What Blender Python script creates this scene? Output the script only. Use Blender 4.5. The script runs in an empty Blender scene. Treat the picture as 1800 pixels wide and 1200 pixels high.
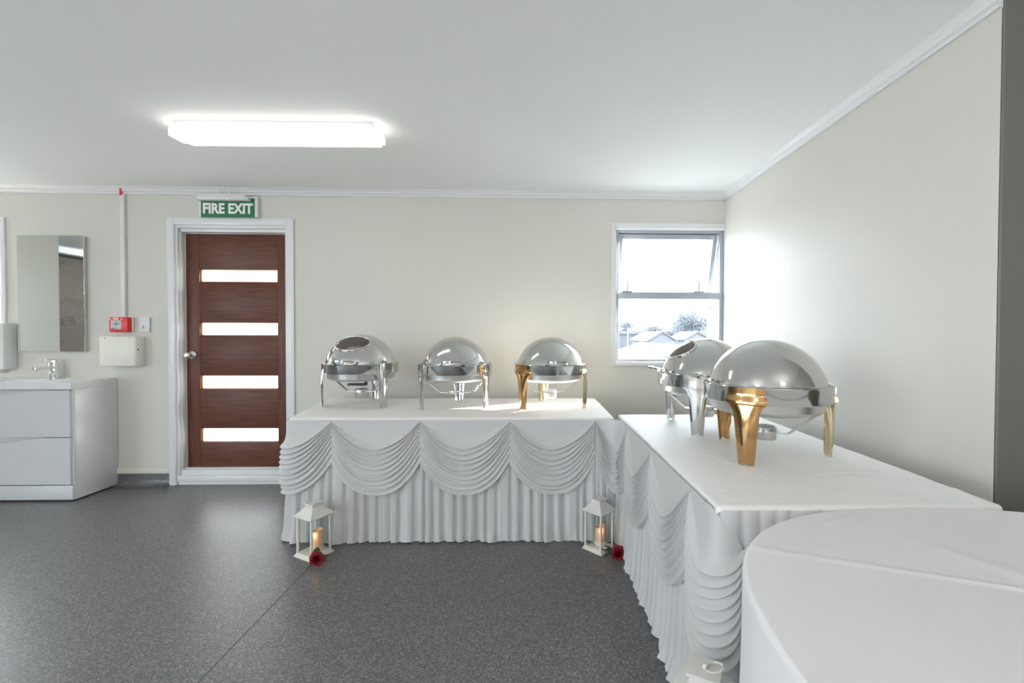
import bpy, bmesh, math, random
from math import sin, cos, pi, sqrt, radians, exp, atan2, tan
from mathutils import Vector, Matrix, noise

random.seed(7)
S = bpy.context.scene
COL = S.collection

# ------------------------------------------------------------------ camera
F_PX, CAM_H = 780.0, 1.25
YAW, PITCH, ROLL = 0.0243, 0.0154, 0.003
cy_, sy_, cp_, sp_ = cos(YAW), sin(YAW), cos(PITCH), sin(PITCH)
fw = Vector((sy_*cp_, cy_*cp_, -sp_)); rt = Vector((cy_, -sy_, 0)); up = rt.cross(fw)
r2 = rt*cos(ROLL) + up*sin(ROLL); u2 = -rt*sin(ROLL) + up*cos(ROLL)
cam = bpy.data.cameras.new('camera'); camo = bpy.data.objects.new('camera', cam); COL.objects.link(camo)
cam.sensor_fit = 'HORIZONTAL'; cam.sensor_width = 36.0; cam.lens = 36.0*F_PX/1800.0
cam.shift_x = -55.0/1800.0; cam.clip_start = 0.02; cam.clip_end = 600
camo.matrix_world = Matrix(((r2.x, u2.x, -fw.x, 0), (r2.y, u2.y, -fw.y, 0), (r2.z, u2.z, -fw.z, CAM_H), (0, 0, 0, 1)))
S.camera = camo

# ------------------------------------------------------------------ world, sun, exposure
world = bpy.data.worlds.new('world'); S.world = world; world.use_nodes = True
wn = world.node_tree.nodes; bg = wn['Background']
bg.inputs['Color'].default_value = (0.80, 0.91, 1.0, 1); bg.inputs['Strength'].default_value = 5.8

sun = bpy.data.lights.new('sun', 'SUN'); suno = bpy.data.objects.new('sun', sun); COL.objects.link(suno)
sun.energy = 52.0; sun.angle = radians(0.8); sun.color = (1.0, 0.95, 0.86)
SUN_DIR = Vector((-0.88, -0.475, -tan(radians(16.0)))).normalized()
suno.rotation_euler = SUN_DIR.to_track_quat('-Z', 'Y').to_euler(); suno.location = (8, 8, 6)

def portal(name, loc, rot, sx, sy):
    l = bpy.data.lights.new(name, 'AREA'); l.shape = 'RECTANGLE'; l.size = sx; l.size_y = sy
    l.cycles.is_portal = True
    o = bpy.data.objects.new(name, l); COL.objects.link(o); o.location = loc; o.rotation_euler = rot
portal('window_portal', (1.155, 3.95, 1.58), (radians(-90), 0, 0), 0.92, 1.14)
portal('side_window_portal', (-4.766, 3.95, 1.58), (radians(-90), 0, 0), 0.92, 1.14)
for k, yc in enumerate((-5.4, -2.9, -0.4)):
    portal('hall_window_portal', (-7.02, yc, 1.35), (0, radians(-90), 0), 2.2, 1.7)

for xc in (-2.3,):
    portal('fill_window_portal', (xc, -7.02, 1.18), (radians(90), 0, 0), 1.2, 2.3)
S.view_settings.view_transform = 'Standard'; S.view_settings.look = 'None'
S.view_settings.gamma = 1.0; S.view_settings.use_curve_mapping = False
S.view_settings.exposure = 0.96
S.cycles.use_denoising = True
S.cycles.max_bounces = 10; S.cycles.diffuse_bounces = 6; S.cycles.glossy_bounces = 5
S.cycles.transmission_bounces = 6; S.cycles.transparent_max_bounces = 12
S.cycles.sample_clamp_indirect = 6.0; S.cycles.blur_glossy = 0.3

# ------------------------------------------------------------------ materials
def new_mat(name):
    m = bpy.data.materials.new(name); m.use_nodes = True
    nt = m.node_tree; b = nt.nodes['Principled BSDF']
    return m, nt, b

def mat(name, col, rough=0.5, metal=0.0, bump=None, vary=None, spec=0.5, coat=0.0, emit=None, stretch=None):
    m, nt, b = new_mat(name)
    b.inputs['Base Color'].default_value = (*col, 1); b.inputs['Roughness'].default_value = rough
    b.inputs['Metallic'].default_value = metal; b.inputs['Specular IOR Level'].default_value = spec
    b.inputs['Coat Weight'].default_value = coat
    if emit:
        b.inputs['Emission Color'].default_value = (*emit[0], 1); b.inputs['Emission Strength'].default_value = emit[1]
    tc = None
    if bump or vary:
        tc = nt.nodes.new('ShaderNodeTexCoord'); src = tc.outputs['Object']
        if stretch:
            mp = nt.nodes.new('ShaderNodeMapping'); mp.inputs['Scale'].default_value = stretch
            nt.links.new(src, mp.inputs['Vector']); src = mp.outputs['Vector']
    if vary:
        n = nt.nodes.new('ShaderNodeTexNoise'); n.inputs['Scale'].default_value = vary[0]; n.inputs['Detail'].default_value = 6
        nt.links.new(src, n.inputs['Vector'])
        r = nt.nodes.new('ShaderNodeValToRGB')
        r.color_ramp.elements[0].position = 0.3; r.color_ramp.elements[1].position = 0.7
        r.color_ramp.elements[0].color = (*vary[1], 1); r.color_ramp.elements[1].color = (*col, 1)
        nt.links.new(n.outputs['Fac'], r.inputs['Fac']); nt.links.new(r.outputs['Color'], b.inputs['Base Color'])
    if bump:
        n = nt.nodes.new('ShaderNodeTexNoise'); n.inputs['Scale'].default_value = bump[0]; n.inputs['Detail'].default_value = 4
        nt.links.new(src, n.inputs['Vector'])
        bp = nt.nodes.new('ShaderNodeBump'); bp.inputs['Strength'].default_value = bump[1]; bp.inputs['Distance'].default_value = bump[2] if len(bump) > 2 else 0.002
        nt.links.new(n.outputs['Fac'], bp.inputs['Height']); nt.links.new(bp.outputs['Normal'], b.inputs['Normal'])
    return m

def cloth_mat(name, col, transl=0.18, bump=(400, 0.2, 0.0006), rough=0.7, sheen=0.15):
    m = mat(name, col, rough, bump=bump, spec=0.25)
    nt = m.node_tree; b = nt.nodes['Principled BSDF']; out = nt.nodes['Material Output']
    b.inputs['Sheen Weight'].default_value = sheen
    t = nt.nodes.new('ShaderNodeBsdfTranslucent'); t.inputs['Color'].default_value = (*col, 1)
    mx = nt.nodes.new('ShaderNodeMixShader'); mx.inputs['Fac'].default_value = transl
    nt.links.new(b.outputs[0], mx.inputs[1]); nt.links.new(t.outputs[0], mx.inputs[2]); nt.links.new(mx.outputs[0], out.inputs['Surface'])
    return m

def thin_glass(name, tint=(1, 1, 1), refl=0.08, frost=0.0, rough=0.02):
    m, nt, b = new_mat(name); out = nt.nodes['Material Output']; nt.nodes.remove(b)
    tr = nt.nodes.new('ShaderNodeBsdfTransparent'); tr.inputs['Color'].default_value = (*tint, 1)
    gl = nt.nodes.new('ShaderNodeBsdfGlossy'); gl.inputs['Roughness'].default_value = rough
    lw = nt.nodes.new('ShaderNodeLayerWeight'); lw.inputs['Blend'].default_value = 0.5
    pw = nt.nodes.new('ShaderNodeMath'); pw.operation = 'POWER'; pw.inputs[1].default_value = 5.0
    ma = nt.nodes.new('ShaderNodeMath'); ma.operation = 'MULTIPLY_ADD'; ma.inputs[1].default_value = 0.6; ma.inputs[2].default_value = refl*0.4
    nt.links.new(lw.outputs['Facing'], pw.inputs[0]); nt.links.new(pw.outputs[0], ma.inputs[0])
    mx = nt.nodes.new('ShaderNodeMixShader')
    nt.links.new(ma.outputs[0], mx.inputs[0]); nt.links.new(tr.outputs[0], mx.inputs[1]); nt.links.new(gl.outputs[0], mx.inputs[2])
    last = mx
    if frost:
        tl0 = nt.nodes.new('ShaderNodeBsdfTranslucent'); tl0.inputs['Color'].default_value = (0.93, 0.95, 0.96, 1)
        rf = nt.nodes.new('ShaderNodeBsdfRefraction'); rf.inputs['Roughness'].default_value = 1.0; rf.inputs['IOR'].default_value = 1.14
        tl = nt.nodes.new('ShaderNodeMixShader'); tl.inputs[0].default_value = 0.6
        nt.links.new(tl0.outputs[0], tl.inputs[1]); nt.links.new(rf.outputs[0], tl.inputs[2])
        m2 = nt.nodes.new('ShaderNodeMixShader'); m2.inputs[0].default_value = frost
        nt.links.new(mx.outputs[0], m2.inputs[1]); nt.links.new(tl.outputs[0], m2.inputs[2]); last = m2
    nt.links.new(last.outputs[0], out.inputs['Surface'])
    return m

M = {}
M['wall'] = mat('wall_paint', (0.62, 0.605, 0.56), 0.5, bump=(260, 0.12, 0.001), spec=0.4)
M['dark_taupe'] = mat('dark_taupe_paint', (0.165, 0.16, 0.15), 0.6, bump=(200, 0.1, 0.001))
M['taupe'] = mat('taupe_wall_paint', (0.29, 0.275, 0.25), 0.6, bump=(200, 0.1, 0.001))
M['ceiling'] = mat('ceiling_paint', (0.92, 0.945, 0.955), 0.7, bump=(150, 0.06, 0.001))
M['white'] = mat('white_gloss_paint', (0.72, 0.73, 0.735), 0.3)
M['reveal'] = mat('white_reveal_paint', (0.85, 0.86, 0.86), 0.35)
M['cream'] = mat('cream_paint', (0.66, 0.635, 0.575), 0.4)
M['creambox'] = mat('cream_enamel', (0.78, 0.76, 0.68), 0.4, bump=(600, 0.1, 0.0004))
M['plastic'] = mat('white_plastic', (0.70, 0.70, 0.70), 0.35)
M['vanity'] = mat('white_gloss_lacquer', (0.62, 0.635, 0.65), 0.12, coat=0.4)
M['sidepanel'] = mat('white_satin_lacquer', (0.68, 0.69, 0.70), 0.30, spec=0.9)
M['ceramic'] = mat('white_ceramic', (0.74, 0.75, 0.76), 0.08, coat=0.3)
M['chrome'] = mat('chrome', (0.82, 0.83, 0.84), 0.06, 1.0)
M['steel'] = mat('polished_steel', (0.64, 0.645, 0.635), 0.10, 1.0, bump=(9, 0.03, 0.004))
M['steelmatt'] = mat('brushed_steel', (0.72, 0.72, 0.71), 0.28, 1.0)
M['brass'] = mat('polished_brass', (0.57, 0.345, 0.155), 0.12, 1.0, bump=(14, 0.08, 0.004))
M['palebrass'] = mat('pale_brass', (0.70, 0.60, 0.39), 0.16, 1.0, bump=(14, 0.08, 0.004))  # paler brass tone for some of the legs
M['black'] = mat('black_plastic', (0.02, 0.02, 0.022), 0.35)
M['alu'] = mat('grey_aluminium', (0.36, 0.39, 0.43), 0.4, 0.3)
M['mirror'] = mat('mirror_silver', (0.87, 0.91, 0.89), 0.003, 1.0)
M['red'] = mat('red_plastic', (0.72, 0.02, 0.025), 0.35)
M['silver'] = mat('silver_label', (0.52, 0.55, 0.58), 0.35)
M['ink'] = mat('black_ink', (0.015, 0.015, 0.018), 0.6)
M['green'] = mat('sign_green', (0.005, 0.155, 0.055), 0.4)
M['letter'] = mat('sign_white', (0.86, 0.83, 0.80), 0.5)
M['lant'] = mat('white_lantern_enamel', (0.70, 0.69, 0.66), 0.45, vary=(30, (0.64, 0.63, 0.59)))
M['wire'] = mat('grey_wire', (0.35, 0.36, 0.36), 0.4, 0.6)
M['skirt'] = cloth_mat('sheer_white_skirt', (0.70, 0.705, 0.715), 0.22, rough=0.55, sheen=0.3)
M['swag'] = cloth_mat('white_satin_swag', (0.635, 0.64, 0.645), 0.15, rough=0.42, sheen=0.3)
M['cloth'] = cloth_mat('white_table_linen', (0.85, 0.83, 0.81), 0.05, bump=(900, 0.25, 0.0006))
M['linen'] = cloth_mat('plain_white_polyester', (0.77, 0.77, 0.785), 0.05, bump=(1100, 0.15, 0.0004), rough=0.65)
M['glass'] = thin_glass('window_glass')
M['lglass'] = thin_glass('lantern_glass', (0.965, 0.985, 0.975))
M['frost'] = thin_glass('frosted_door_glass', (0.96, 0.98, 1.0), frost=1.0)
M['dome_glass'] = mat('smoked_lid_glass', (0.085, 0.072, 0.062), 0.06, spec=0.5, coat=0.1)
M['stone'] = mat('table_board', (0.55, 0.53, 0.5), 0.6)
M['wax'] = mat('glow_toned_wax', (0.90, 0.56, 0.38), 0.5)  # ivory wax, coloured orange for the glow inside it
M['wax'].node_tree.nodes['Principled BSDF'].inputs['Subsurface Weight'].default_value = 0.5
M['wax'].node_tree.nodes['Principled BSDF'].inputs['Subsurface Radius'].default_value = (0.03, 0.015, 0.008)
M['waxbase'] = mat('pale_candle_base', (0.75, 0.76, 0.70), 0.5)
M['flame'] = mat('flame', (1, 0.6, 0.25), 0.5, emit=((1.0, 0.55, 0.22), 5.0))
M['rose'] = mat('dark_red_petal', (0.30, 0.005, 0.018), 0.55, vary=(60, (0.13, 0.0, 0.008)))
M['leaf'] = mat('dark_green_leaf', (0.02, 0.06, 0.022), 0.45)
M['sepal'] = mat('pale_green_sepal', (0.40, 0.46, 0.16), 0.5)
M['led'] = mat('lit_diffuser', (1, 1, 1), 0.5, emit=((1.0, 0.90, 0.82), 1.5))
M['spot'] = mat('warm_fill_lamp', (1, 0.8, 0.6), 0.5, emit=((1.0, 0.93, 0.86), 66.0))
M['screen'] = mat('brown_screen_panel', (0.22, 0.185, 0.16), 0.35, 0.2)
M['slot'] = mat('slot_light', (0.42, 0.37, 0.33), 0.4)  # light through the screen's cuts is put into this pale colour

def wood(name, stretch):
    m = mat(name, (0.15, 0.055, 0.033), 0.42, bump=(30, 0.08, 0.001), vary=(6, (0.085, 0.029, 0.018)), stretch=stretch, coat=0.0, spec=0.3)
    return m
M['woodv'] = wood('mahogany_vertical', (9, 9, 0.7)); M['woodh'] = wood('mahogany_horizontal', (0.7, 9, 9))
M['woodedge'] = mat('raw_wood_edge', (0.55, 0.22, 0.09), 0.4)

def floor_mat():
    m, nt, b = new_mat('speckled_grey_vinyl')
    tc = nt.nodes.new('ShaderNodeTexCoord')
    v = nt.nodes.new('ShaderNodeTexVoronoi'); v.inputs['Scale'].default_value = 210
    nt.links.new(tc.outputs['Object'], v.inputs['Vector'])
    r = nt.nodes.new('ShaderNodeValToRGB'); e = r.color_ramp.elements
    e[0].position = 0.0; e[0].color = (0.072, 0.073, 0.077, 1); e[1].position = 1.0; e[1].color = (0.25, 0.25, 0.255, 1)
    for p, c in ((0.40, 0.11), (0.72, 0.15), (0.90, 0.21)):
        q = e.new(p); q.color = (c, c*1.01, c*1.03, 1)
    sp = nt.nodes.new('ShaderNodeSeparateColor'); nt.links.new(v.outputs['Color'], sp.inputs['Color'])
    nt.links.new(sp.outputs[0], r.inputs['Fac'])
    nt.links.new(r.outputs['Color'], b.inputs['Base Color'])
    n = nt.nodes.new('ShaderNodeTexNoise'); n.inputs['Scale'].default_value = 220; nt.links.new(tc.outputs['Object'], n.inputs['Vector'])
    bp = nt.nodes.new('ShaderNodeBump'); bp.inputs['Strength'].default_value = 0.25; bp.inputs['Distance'].default_value = 0.001
    nt.links.new(n.outputs['Fac'], bp.inputs['Height']); nt.links.new(bp.outputs['Normal'], b.inputs['Normal'])
    b.inputs['Roughness'].default_value = 0.36; b.inputs['Specular IOR Level'].default_value = 0.5
    return m
M['floor'] = floor_mat()
M['bouncefloor'] = mat('pale_bounce_floor', (0.60, 0.54, 0.46), 0.45)
M['seam'] = mat('weld_seam', (0.03, 0.03, 0.032), 0.5)

# ------------------------------------------------------------------ helpers
def tag(o, label=None, cat=None, group=None, kind=None):
    if label: o['label'] = label
    if cat: o['category'] = cat
    if group: o['group'] = group
    if kind: o['kind'] = kind
    return o

def empty(name, loc=(0, 0, 0), rz=0.0):
    o = bpy.data.objects.new(name, None); COL.objects.link(o); o.location = loc; o.rotation_euler = (0, 0, rz)
    o.empty_display_size = 0.05
    return o

def link(name, me, m, parent=None, smooth=False, angle=None):
    o = bpy.data.objects.new(name, me); COL.objects.link(o)
    if m is not None and not len(me.materials): me.materials.append(m)
    if parent: o.parent = parent
    if smooth:
        me.polygons.foreach_set('use_smooth', [True]*len(me.polygons))
        if angle:
            me.set_sharp_from_angle(angle=radians(angle))
    return o

def from_bm(name, bm, m, parent=None, smooth=False, angle=None):
    bmesh.ops.recalc_face_normals(bm, faces=bm.faces)
    me = bpy.data.meshes.new(name); bm.to_mesh(me); bm.free()
    return link(name, me, m, parent, smooth, angle)

def from_py(name, vs, fs, m, parent=None, smooth=False, angle=None):
    me = bpy.data.meshes.new(name); me.from_pydata([tuple(v) for v in vs], [], fs); me.update()
    return link(name, me, m, parent, smooth, angle)

def add_box(bm, x0, x1, y0, y1, z0, z1, bev=0.0, seg=2, mtx=None):
    r = bmesh.ops.create_cube(bm, size=1.0); vs = r['verts']
    for v in vs:
        v.co = Vector((x0+(v.co.x+.5)*(x1-x0), y0+(v.co.y+.5)*(y1-y0), z0+(v.co.z+.5)*(z1-z0)))
    if bev:
        es = list({e for v in vs for e in v.link_edges})
        rr = bmesh.ops.bevel(bm, geom=es, offset=bev, segments=seg, affect='EDGES', profile=0.5)
        vs = list({v for f in rr['faces'] for v in f.verts} | {v for v in vs if v.is_valid})
    if mtx is not None:
        bmesh.ops.transform(bm, matrix=mtx, verts=[v for v in vs if v.is_valid])
    return vs

def box(name, x0, x1, y0, y1, z0, z1, m, parent=None, bev=0.0, seg=2, mtx=None):
    bm = bmesh.new(); add_box(bm, x0, x1, y0, y1, z0, z1, bev, seg, mtx)
    return from_bm(name, bm, m, parent, smooth=bev > 0, angle=40 if bev > 0 else None)

def lathe(name, prof, m, parent=None, n=48, center=(0, 0), closed=False, a0=0.0):
    vs, fs = [], []
    k = len(prof)
    for i in range(n):
        a = a0+2*pi*i/n
        for r, z in prof: vs.append((center[0]+r*cos(a), center[1]+r*sin(a), z))
    for i in range(n):
        j = (i+1) % n
        for q in range(k-1 if not closed else k):
            p = (q+1) % k
            fs.append((i*k+q, j*k+q, j*k+p, i*k+p))
    bm = bmesh.new(); me = bpy.data.meshes.new(name); me.from_pydata(vs, [], fs); bm.from_mesh(me); bpy.data.meshes.remove(me)
    bmesh.ops.remove_doubles(bm, verts=bm.verts, dist=1e-6)
    bm.faces.ensure_lookup_table()
    return from_bm(name, bm, m, parent, True, 40)

def tube_geo(pts, rad, n=8, closed=False):
    pts = [Vector(p) for p in pts]; vs, fs = [], []
    k = len(pts); prev = None
    for i, p in enumerate(pts):
        if closed: t = pts[(i+1) % k]-pts[(i-1) % k]
        else: t = pts[min(i+1, k-1)]-pts[max(i-1, 0)]
        t.normalize()
        a = prev if prev is not None else (Vector((0, 0, 1)) if abs(t.z) < .9 else Vector((1, 0, 0)))
        b = t.cross(a).normalized(); a = b.cross(t).normalized(); prev = a
        rr = rad[i] if isinstance(rad, (list, tuple)) else rad
        for q in range(n):
            an = 2*pi*q/n; vs.append(p+(a*cos(an)+b*sin(an))*rr)
    for i in range(k if closed else k-1):
        j = (i+1) % k
        for q in range(n):
            w = (q+1) % n; fs.append((i*n+q, i*n+w, j*n+w, j*n+q))
    if not closed:
        fs.append(tuple(range(n-1, -1, -1))); fs.append(tuple((k-1)*n+q for q in range(n)))
    return vs, fs

def tube(name, pts, rad, m, parent=None, n=8, closed=False):
    vs, fs = tube_geo(pts, rad, n, closed)
    return from_py(name, vs, fs, m, parent, True, 50)

def prism(name, poly, y0, y1, m, parent=None, bev=0.0):
    """polygon in x,z extruded along y"""
    bm = bmesh.new(); f = bm.faces.new([bm.verts.new((x, y0, z)) for x, z in poly])
    r = bmesh.ops.extrude_face_region(bm, geom=[f]); bmesh.ops.translate(bm, vec=(0, y1-y0, 0), verts=[v for v in r['geom'] if isinstance(v, bmesh.types.BMVert)])
    if bev: bmesh.ops.bevel(bm, geom=list(bm.edges), offset=bev, segments=2, affect='EDGES')
    return from_bm(name, bm, m, parent, bev > 0, 40 if bev else None)

def text(name, body, size, loc, m, parent=None, xs=1.0, ext=0.0012, off=0.0, rot=(pi/2, 0, 0)):
    c = bpy.data.curves.new(name, 'FONT'); c.body = body; c.size = size; c.extrude = ext; c.offset = off
    c.align_x = 'CENTER'; c.align_y = 'CENTER'; c.resolution_u = 4
    t = bpy.data.objects.new('tmp', c); COL.objects.link(t)
    bpy.context.view_layer.update()
    me = bpy.data.meshes.new_from_object(t.evaluated_get(bpy.context.evaluated_depsgraph_get()))
    bpy.data.objects.remove(t); bpy.data.curves.remove(c)
    me.materials.clear()
    me.transform(Matrix.Translation(loc) @ Matrix.Rotation(rot[0], 4, 'X') @ Matrix.Diagonal((xs, 1, 1, 1)))
    return link(name, me, m, parent)

def wall_holes(name, axis, c0, c1, u0, u1, z0, z1, holes, m):
    """slab in plane axis ('Y' or 'X') between c0 and c1; holes are (u0,u1,z0,z1)"""
    us = sorted({u0, u1, *[h[0] for h in holes], *[h[1] for h in holes]}); zs = sorted({z0, z1, *[h[2] for h in holes], *[h[3] for h in holes]})
    def solid(i, j):
        if i < 0 or j < 0 or i >= len(us)-1 or j >= len(zs)-1: return False
        a, b = (us[i]+us[i+1])/2, (zs[j]+zs[j+1])/2
        return not any(h[0] < a < h[1] and h[2] < b < h[3] for h in holes)
    P = (lambda u, c, z: (u, c, z)) if axis == 'Y' else (lambda u, c, z: (c, u, z))
    vs, fs = [], []
    def quad(*ps):
        k = len(vs); vs.extend(ps); fs.append((k, k+1, k+2, k+3))
    for i in range(len(us)-1):
        for j in range(len(zs)-1):
            if not solid(i, j): continue
            a, b, c, d = us[i], us[i+1], zs[j], zs[j+1]
            quad(P(a, c0, c), P(b, c0, c), P(b, c0, d), P(a, c0, d)); quad(P(a, c1, c), P(a, c1, d), P(b, c1, d), P(b, c1, c))
            if not solid(i-1, j): quad(P(a, c0, c), P(a, c0, d), P(a, c1, d), P(a, c1, c))
            if not solid(i+1, j): quad(P(b, c0, c), P(b, c1, c), P(b, c1, d), P(b, c0, d))
            if not solid(i, j-1): quad(P(a, c0, c), P(a, c1, c), P(b, c1, c), P(b, c0, c))
            if not solid(i, j+1): quad(P(a, c0, d), P(b, c0, d), P(b, c1, d), P(a, c1, d))
    bm = bmesh.new(); me = bpy.data.meshes.new('t'); me.from_pydata(vs, [], fs); bm.from_mesh(me); bpy.data.meshes.remove(me)
    bmesh.ops.remove_doubles(bm, verts=bm.verts, dist=1e-5)
    return tag(from_bm(name, bm, m), kind='structure')

def st(o): return tag(o, kind='structure')
def nz(x, y=0.0, z=0.0): return noise.noise(Vector((x, y, z)))

# ------------------------------------------------------------------ room shell
D, XR, XL, HC = 3.72, 1.62, -5.24, 2.44
DX0, DX1, DZ1 = -2.945, -2.005, 2.155          # door opening
WX0, WX1, WZ0, WZ1 = 0.692, 1.62, 1.02, 2.15   # window opening
LW0, LW1 = -5.22, -4.312
fl = st(box('floor', -7.1, 2.5, -7.1, 3.84, -0.12, 0.0, M['floor']))
box('seam', -1.197, -1.193, -2.5, 2.62, -0.001, 0.0006, M['seam'], fl)
st(box('floor_bounce', -7.1, 2.5, -7.1, -2.0, 0.0, 0.004, M['bouncefloor']))  # unseen pale floor added to bounce light up to the ceiling
st(box('ceiling', -7.1, 2.5, -7.1, 3.84, HC, HC+0.12, M['ceiling']))
wall_holes('wall_back', 'Y', D, D+0.12, XL, XR, 0, HC, [(DX0, DX1, 0, DZ1), (WX0, WX1, WZ0, WZ1), (LW0, LW1, WZ0, WZ1)], M['wall'])
st(box('wall_right', XR, XR+0.12, 1.51, D+0.12, 0, HC, M['wall']))
st(box('wall_left', XL-0.1, XL, 2.32, D+0.12, 0, HC, M['wall']))
st(box('wall_partition', XR, 2.40, 1.500, 1.512, 0, HC, M['dark_taupe']))
st(box('wall_side_right', 2.40, 2.50, -7.0, 2.7, 0, HC, M['taupe']))
st(box('wall_return_right', XR+0.12, 2.50, 2.7, 2.8, 0, HC, M['taupe']))
st(box('wall_return_left', -7.1, XL-0.1, 2.32, 2.42, 0, HC, M['wall']))
wall_holes('wall_hall_left', 'X', -7.1, -7.0, -7.0, 2.32, 0, HC, [(yc-1.1, yc+1.1, 0.5, 2.2) for yc in (-5.4, -2.9, -0.4)], M['taupe'])
FILL_WIN = ((-2.9, -1.7),)  # unseen front window, added to let more light into the room
wall_holes('wall_front', 'Y', -7.1, -7.0, -7.1, 2.5, 0, HC, [(a, b, 0.03, 2.33) for a, b in FILL_WIN], M['taupe'])
for k, (a, b) in enumerate(FILL_WIN):
    bm = bmesh.new()
    for x in (a, (a+b)/2-0.025, b-0.05): add_box(bm, x, x+0.05, -7.09, -7.02, 0.03, 2.33)
    for z in (0.03, 2.28): add_box(bm, a, b, -7.09, -7.02, z, z+0.05)
    st(from_bm('window_%d' % (k+5), bm, M['alu']))
for k, yc in enumerate((-5.4, -2.9, -0.4)):
    bm = bmesh.new()
    for a in (-1.1, -0.025, 1.05): add_box(bm, -7.09, -7.02, yc+a, yc+a+0.05, 0.5, 2.2)
    for z in (0.5, 2.15): add_box(bm, -7.09, -7.02, yc-1.1, yc+1.1, z, z+0.05)
    st(from_bm('window_%d' % (k+2), bm, M['alu']))

# cornice (trim) with a stepped profile along back and right walls
def cornice(name, pts, nrm):
    prof = [(0, 0), (0.014, 0), (0.014, 0.012), (0.026, 0.020), (0.026, 0.034), (0.045, 0.055), (0, 0.055)]
    z0 = HC-0.055
    a, b = pts; vs = []
    for p in (a, b):
        for o, z in prof: vs.append((p[0]+nrm[0]*o, p[1]+nrm[1]*o, z0+z))
    k = len(prof)
    fs = [(i, (i+1) % k, k+(i+1) % k, k+i) for i in range(k)]+[tuple(range(k-1, -1, -1)), tuple(range(k, 2*k))]
    return st(from_py(name, vs, fs, M['white']))
cornice('trim_1', ((XL, D), (XR, D)), (0, -1))
cornice('trim_2', ((XR, D), (XR, 1.51)), (-1, 0))
# skirting and coved vinyl upstand
for k, (a, b) in enumerate(((XL, -2.985), (-1.96, XR))):
    st(box('baseboard_back' if k == 0 else 'baseboard_back_2', a, b, D-0.012, D, 0.098, 0.143, M['cream'], bev=0.003))
    vs = []
    for x in (a, b):
        vs += [(x, D-0.006, 0.098), (x, D-0.006, 0.045), (x, D-0.012, 0.022), (x, D-0.025, 0.008), (x, D-0.05, 0.001), (x, D, 0.0005), (x, D, 0.098)]
    st(from_py('trim_%d' % (k+3), vs, [(i, (i+1) % 7, 7+(i+1) % 7, 7+i) for i in range(7)], M['floor']))
# architrave and jamb of the exterior door
bm = bmesh.new()
add_box(bm, -2.985, -2.93, D-0.016, D+0.0, 0.0, 2.195, 0.004)
add_box(bm, -2.02, -1.965, D-0.016, D+0.0, 0.015, 2.195, 0.004)
add_box(bm, -2.93, -2.02, D-0.016, D+0.0, 2.14, 2.195, 0.004)
st(from_bm('trim_5', bm, M['white'], smooth=True, angle=40))
bm = bmesh.new()
for s, x0, x1 in ((1, -2.945, -2.925), (-1, -2.025, -2.005)):
    add_box(bm, x0, x1, D-0.004, D+0.12, 0.0, 2.155, 0.002)
add_box(bm, -2.925, -2.91, D-0.002, D+0.028, 0.03, 2.12, 0.004); add_box(bm, -2.04, -2.025, D-0.002, D+0.028, 0.03, 2.12, 0.004)
add_box(bm, -2.945, -2.897, D+0.066, D+0.12, 0.03, 2.10, 0.004); add_box(bm, -2.057, -2.005, D+0.066, D+0.12, 0.03, 2.15, 0.002); add_box(bm, -2.93, -2.90, D+0.02, D+0.075, 0.03, 2.13, 0.004); add_box(bm, -2.053, -2.02, D+0.02, D+0.075, 0.03, 2.13, 0.004)
add_box(bm, -2.925, -2.025, D-0.004, D+0.12, 2.135, 2.155, 0.002)
add_box(bm, -2.94, -2.01, D-0.002, D+0.028, 2.115, 2.137, 0.004); add_box(bm, -2.93, -2.02, D+0.02, D+0.075, 2.087, 2.13, 0.004); add_box(bm, -2.945, -2.005, D+0.066, D+0.12, 2.083, 2.15, 0.002)
st(from_bm('trim_6', bm, M['white'], smooth=True, angle=40))
bm = bmesh.new()
add_box(bm, -2.925, -2.025, D-0.010, D+0.12, 0.028, 0.075, 0.004); add_box(bm, -2.91, -2.04, D+0.012, D+0.12, 0.075, 0.122, 0.003)
add_box(bm, -2.91, -2.04, D+0.04, D+0.12, 0.122, 0.128, 0.001); add_box(bm, -2.93, -2.02, D+0.006, D+0.12, 0.0, 0.03)
st(from_bm('trim_7', bm, M['white'], smooth=True, angle=40))

# the door leaf: stiles, boards, four glass slits
door = st(empty('door_1', (-2.48, D+0.07, 0.12)))
LY0, LY1 = 0.0, 0.04
def dlocal(x0, x1, z0, z1, nm, m, y0=LY0, y1=LY1, bev=0.0015):
    return box(nm, x0+2.48, x1+2.48, y0, y1, z0-0.12, z1-0.12, m, door, bev)
ZS = [(0.337, 0.456), (0.785, 0.901), (1.235, 1.345), (1.683, 1.789)]
GX0, GX1 = -2.788, -2.144
dlocal(-2.898, GX0, 0.125, 2.085, 'stile', M['woodv']); dlocal(GX1, -2.055, 0.125, 2.085, 'stile', M['woodv'])
zz = [0.125]+[z for p in ZS for z in p]+[2.085]
for i in range(0, len(zz), 2): dlocal(GX0, GX1, zz[i], zz[i+1], 'panel', M['woodh'], LY0+0.0008)
for z0, z1 in ZS:
    pn = dlocal(GX0, GX1, z0, z1, 'pane', M['glass'], 0.024, 0.027, 0)
    pn.data.materials.append(M['frost'])          # the room side of the pane is the etched one
    for p in pn.data.polygons:
        if p.normal.y < -0.9: p.material_index = 1
    bm = bmesh.new(); a, b, c, d = GX0+2.48, GX1+2.48, z0-0.12, z1-0.12
    add_box(bm, a, b, 0.010, 0.022, c, c+0.007); add_box(bm, a, b, 0.010, 0.022, d-0.007, d)
    add_box(bm, a, a+0.014, 0.010, 0.022, c, d); add_box(bm, b-0.007, b, 0.010, 0.022, c, d)
    from_bm('glazing_bead', bm, M['woodedge'], door)
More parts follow.
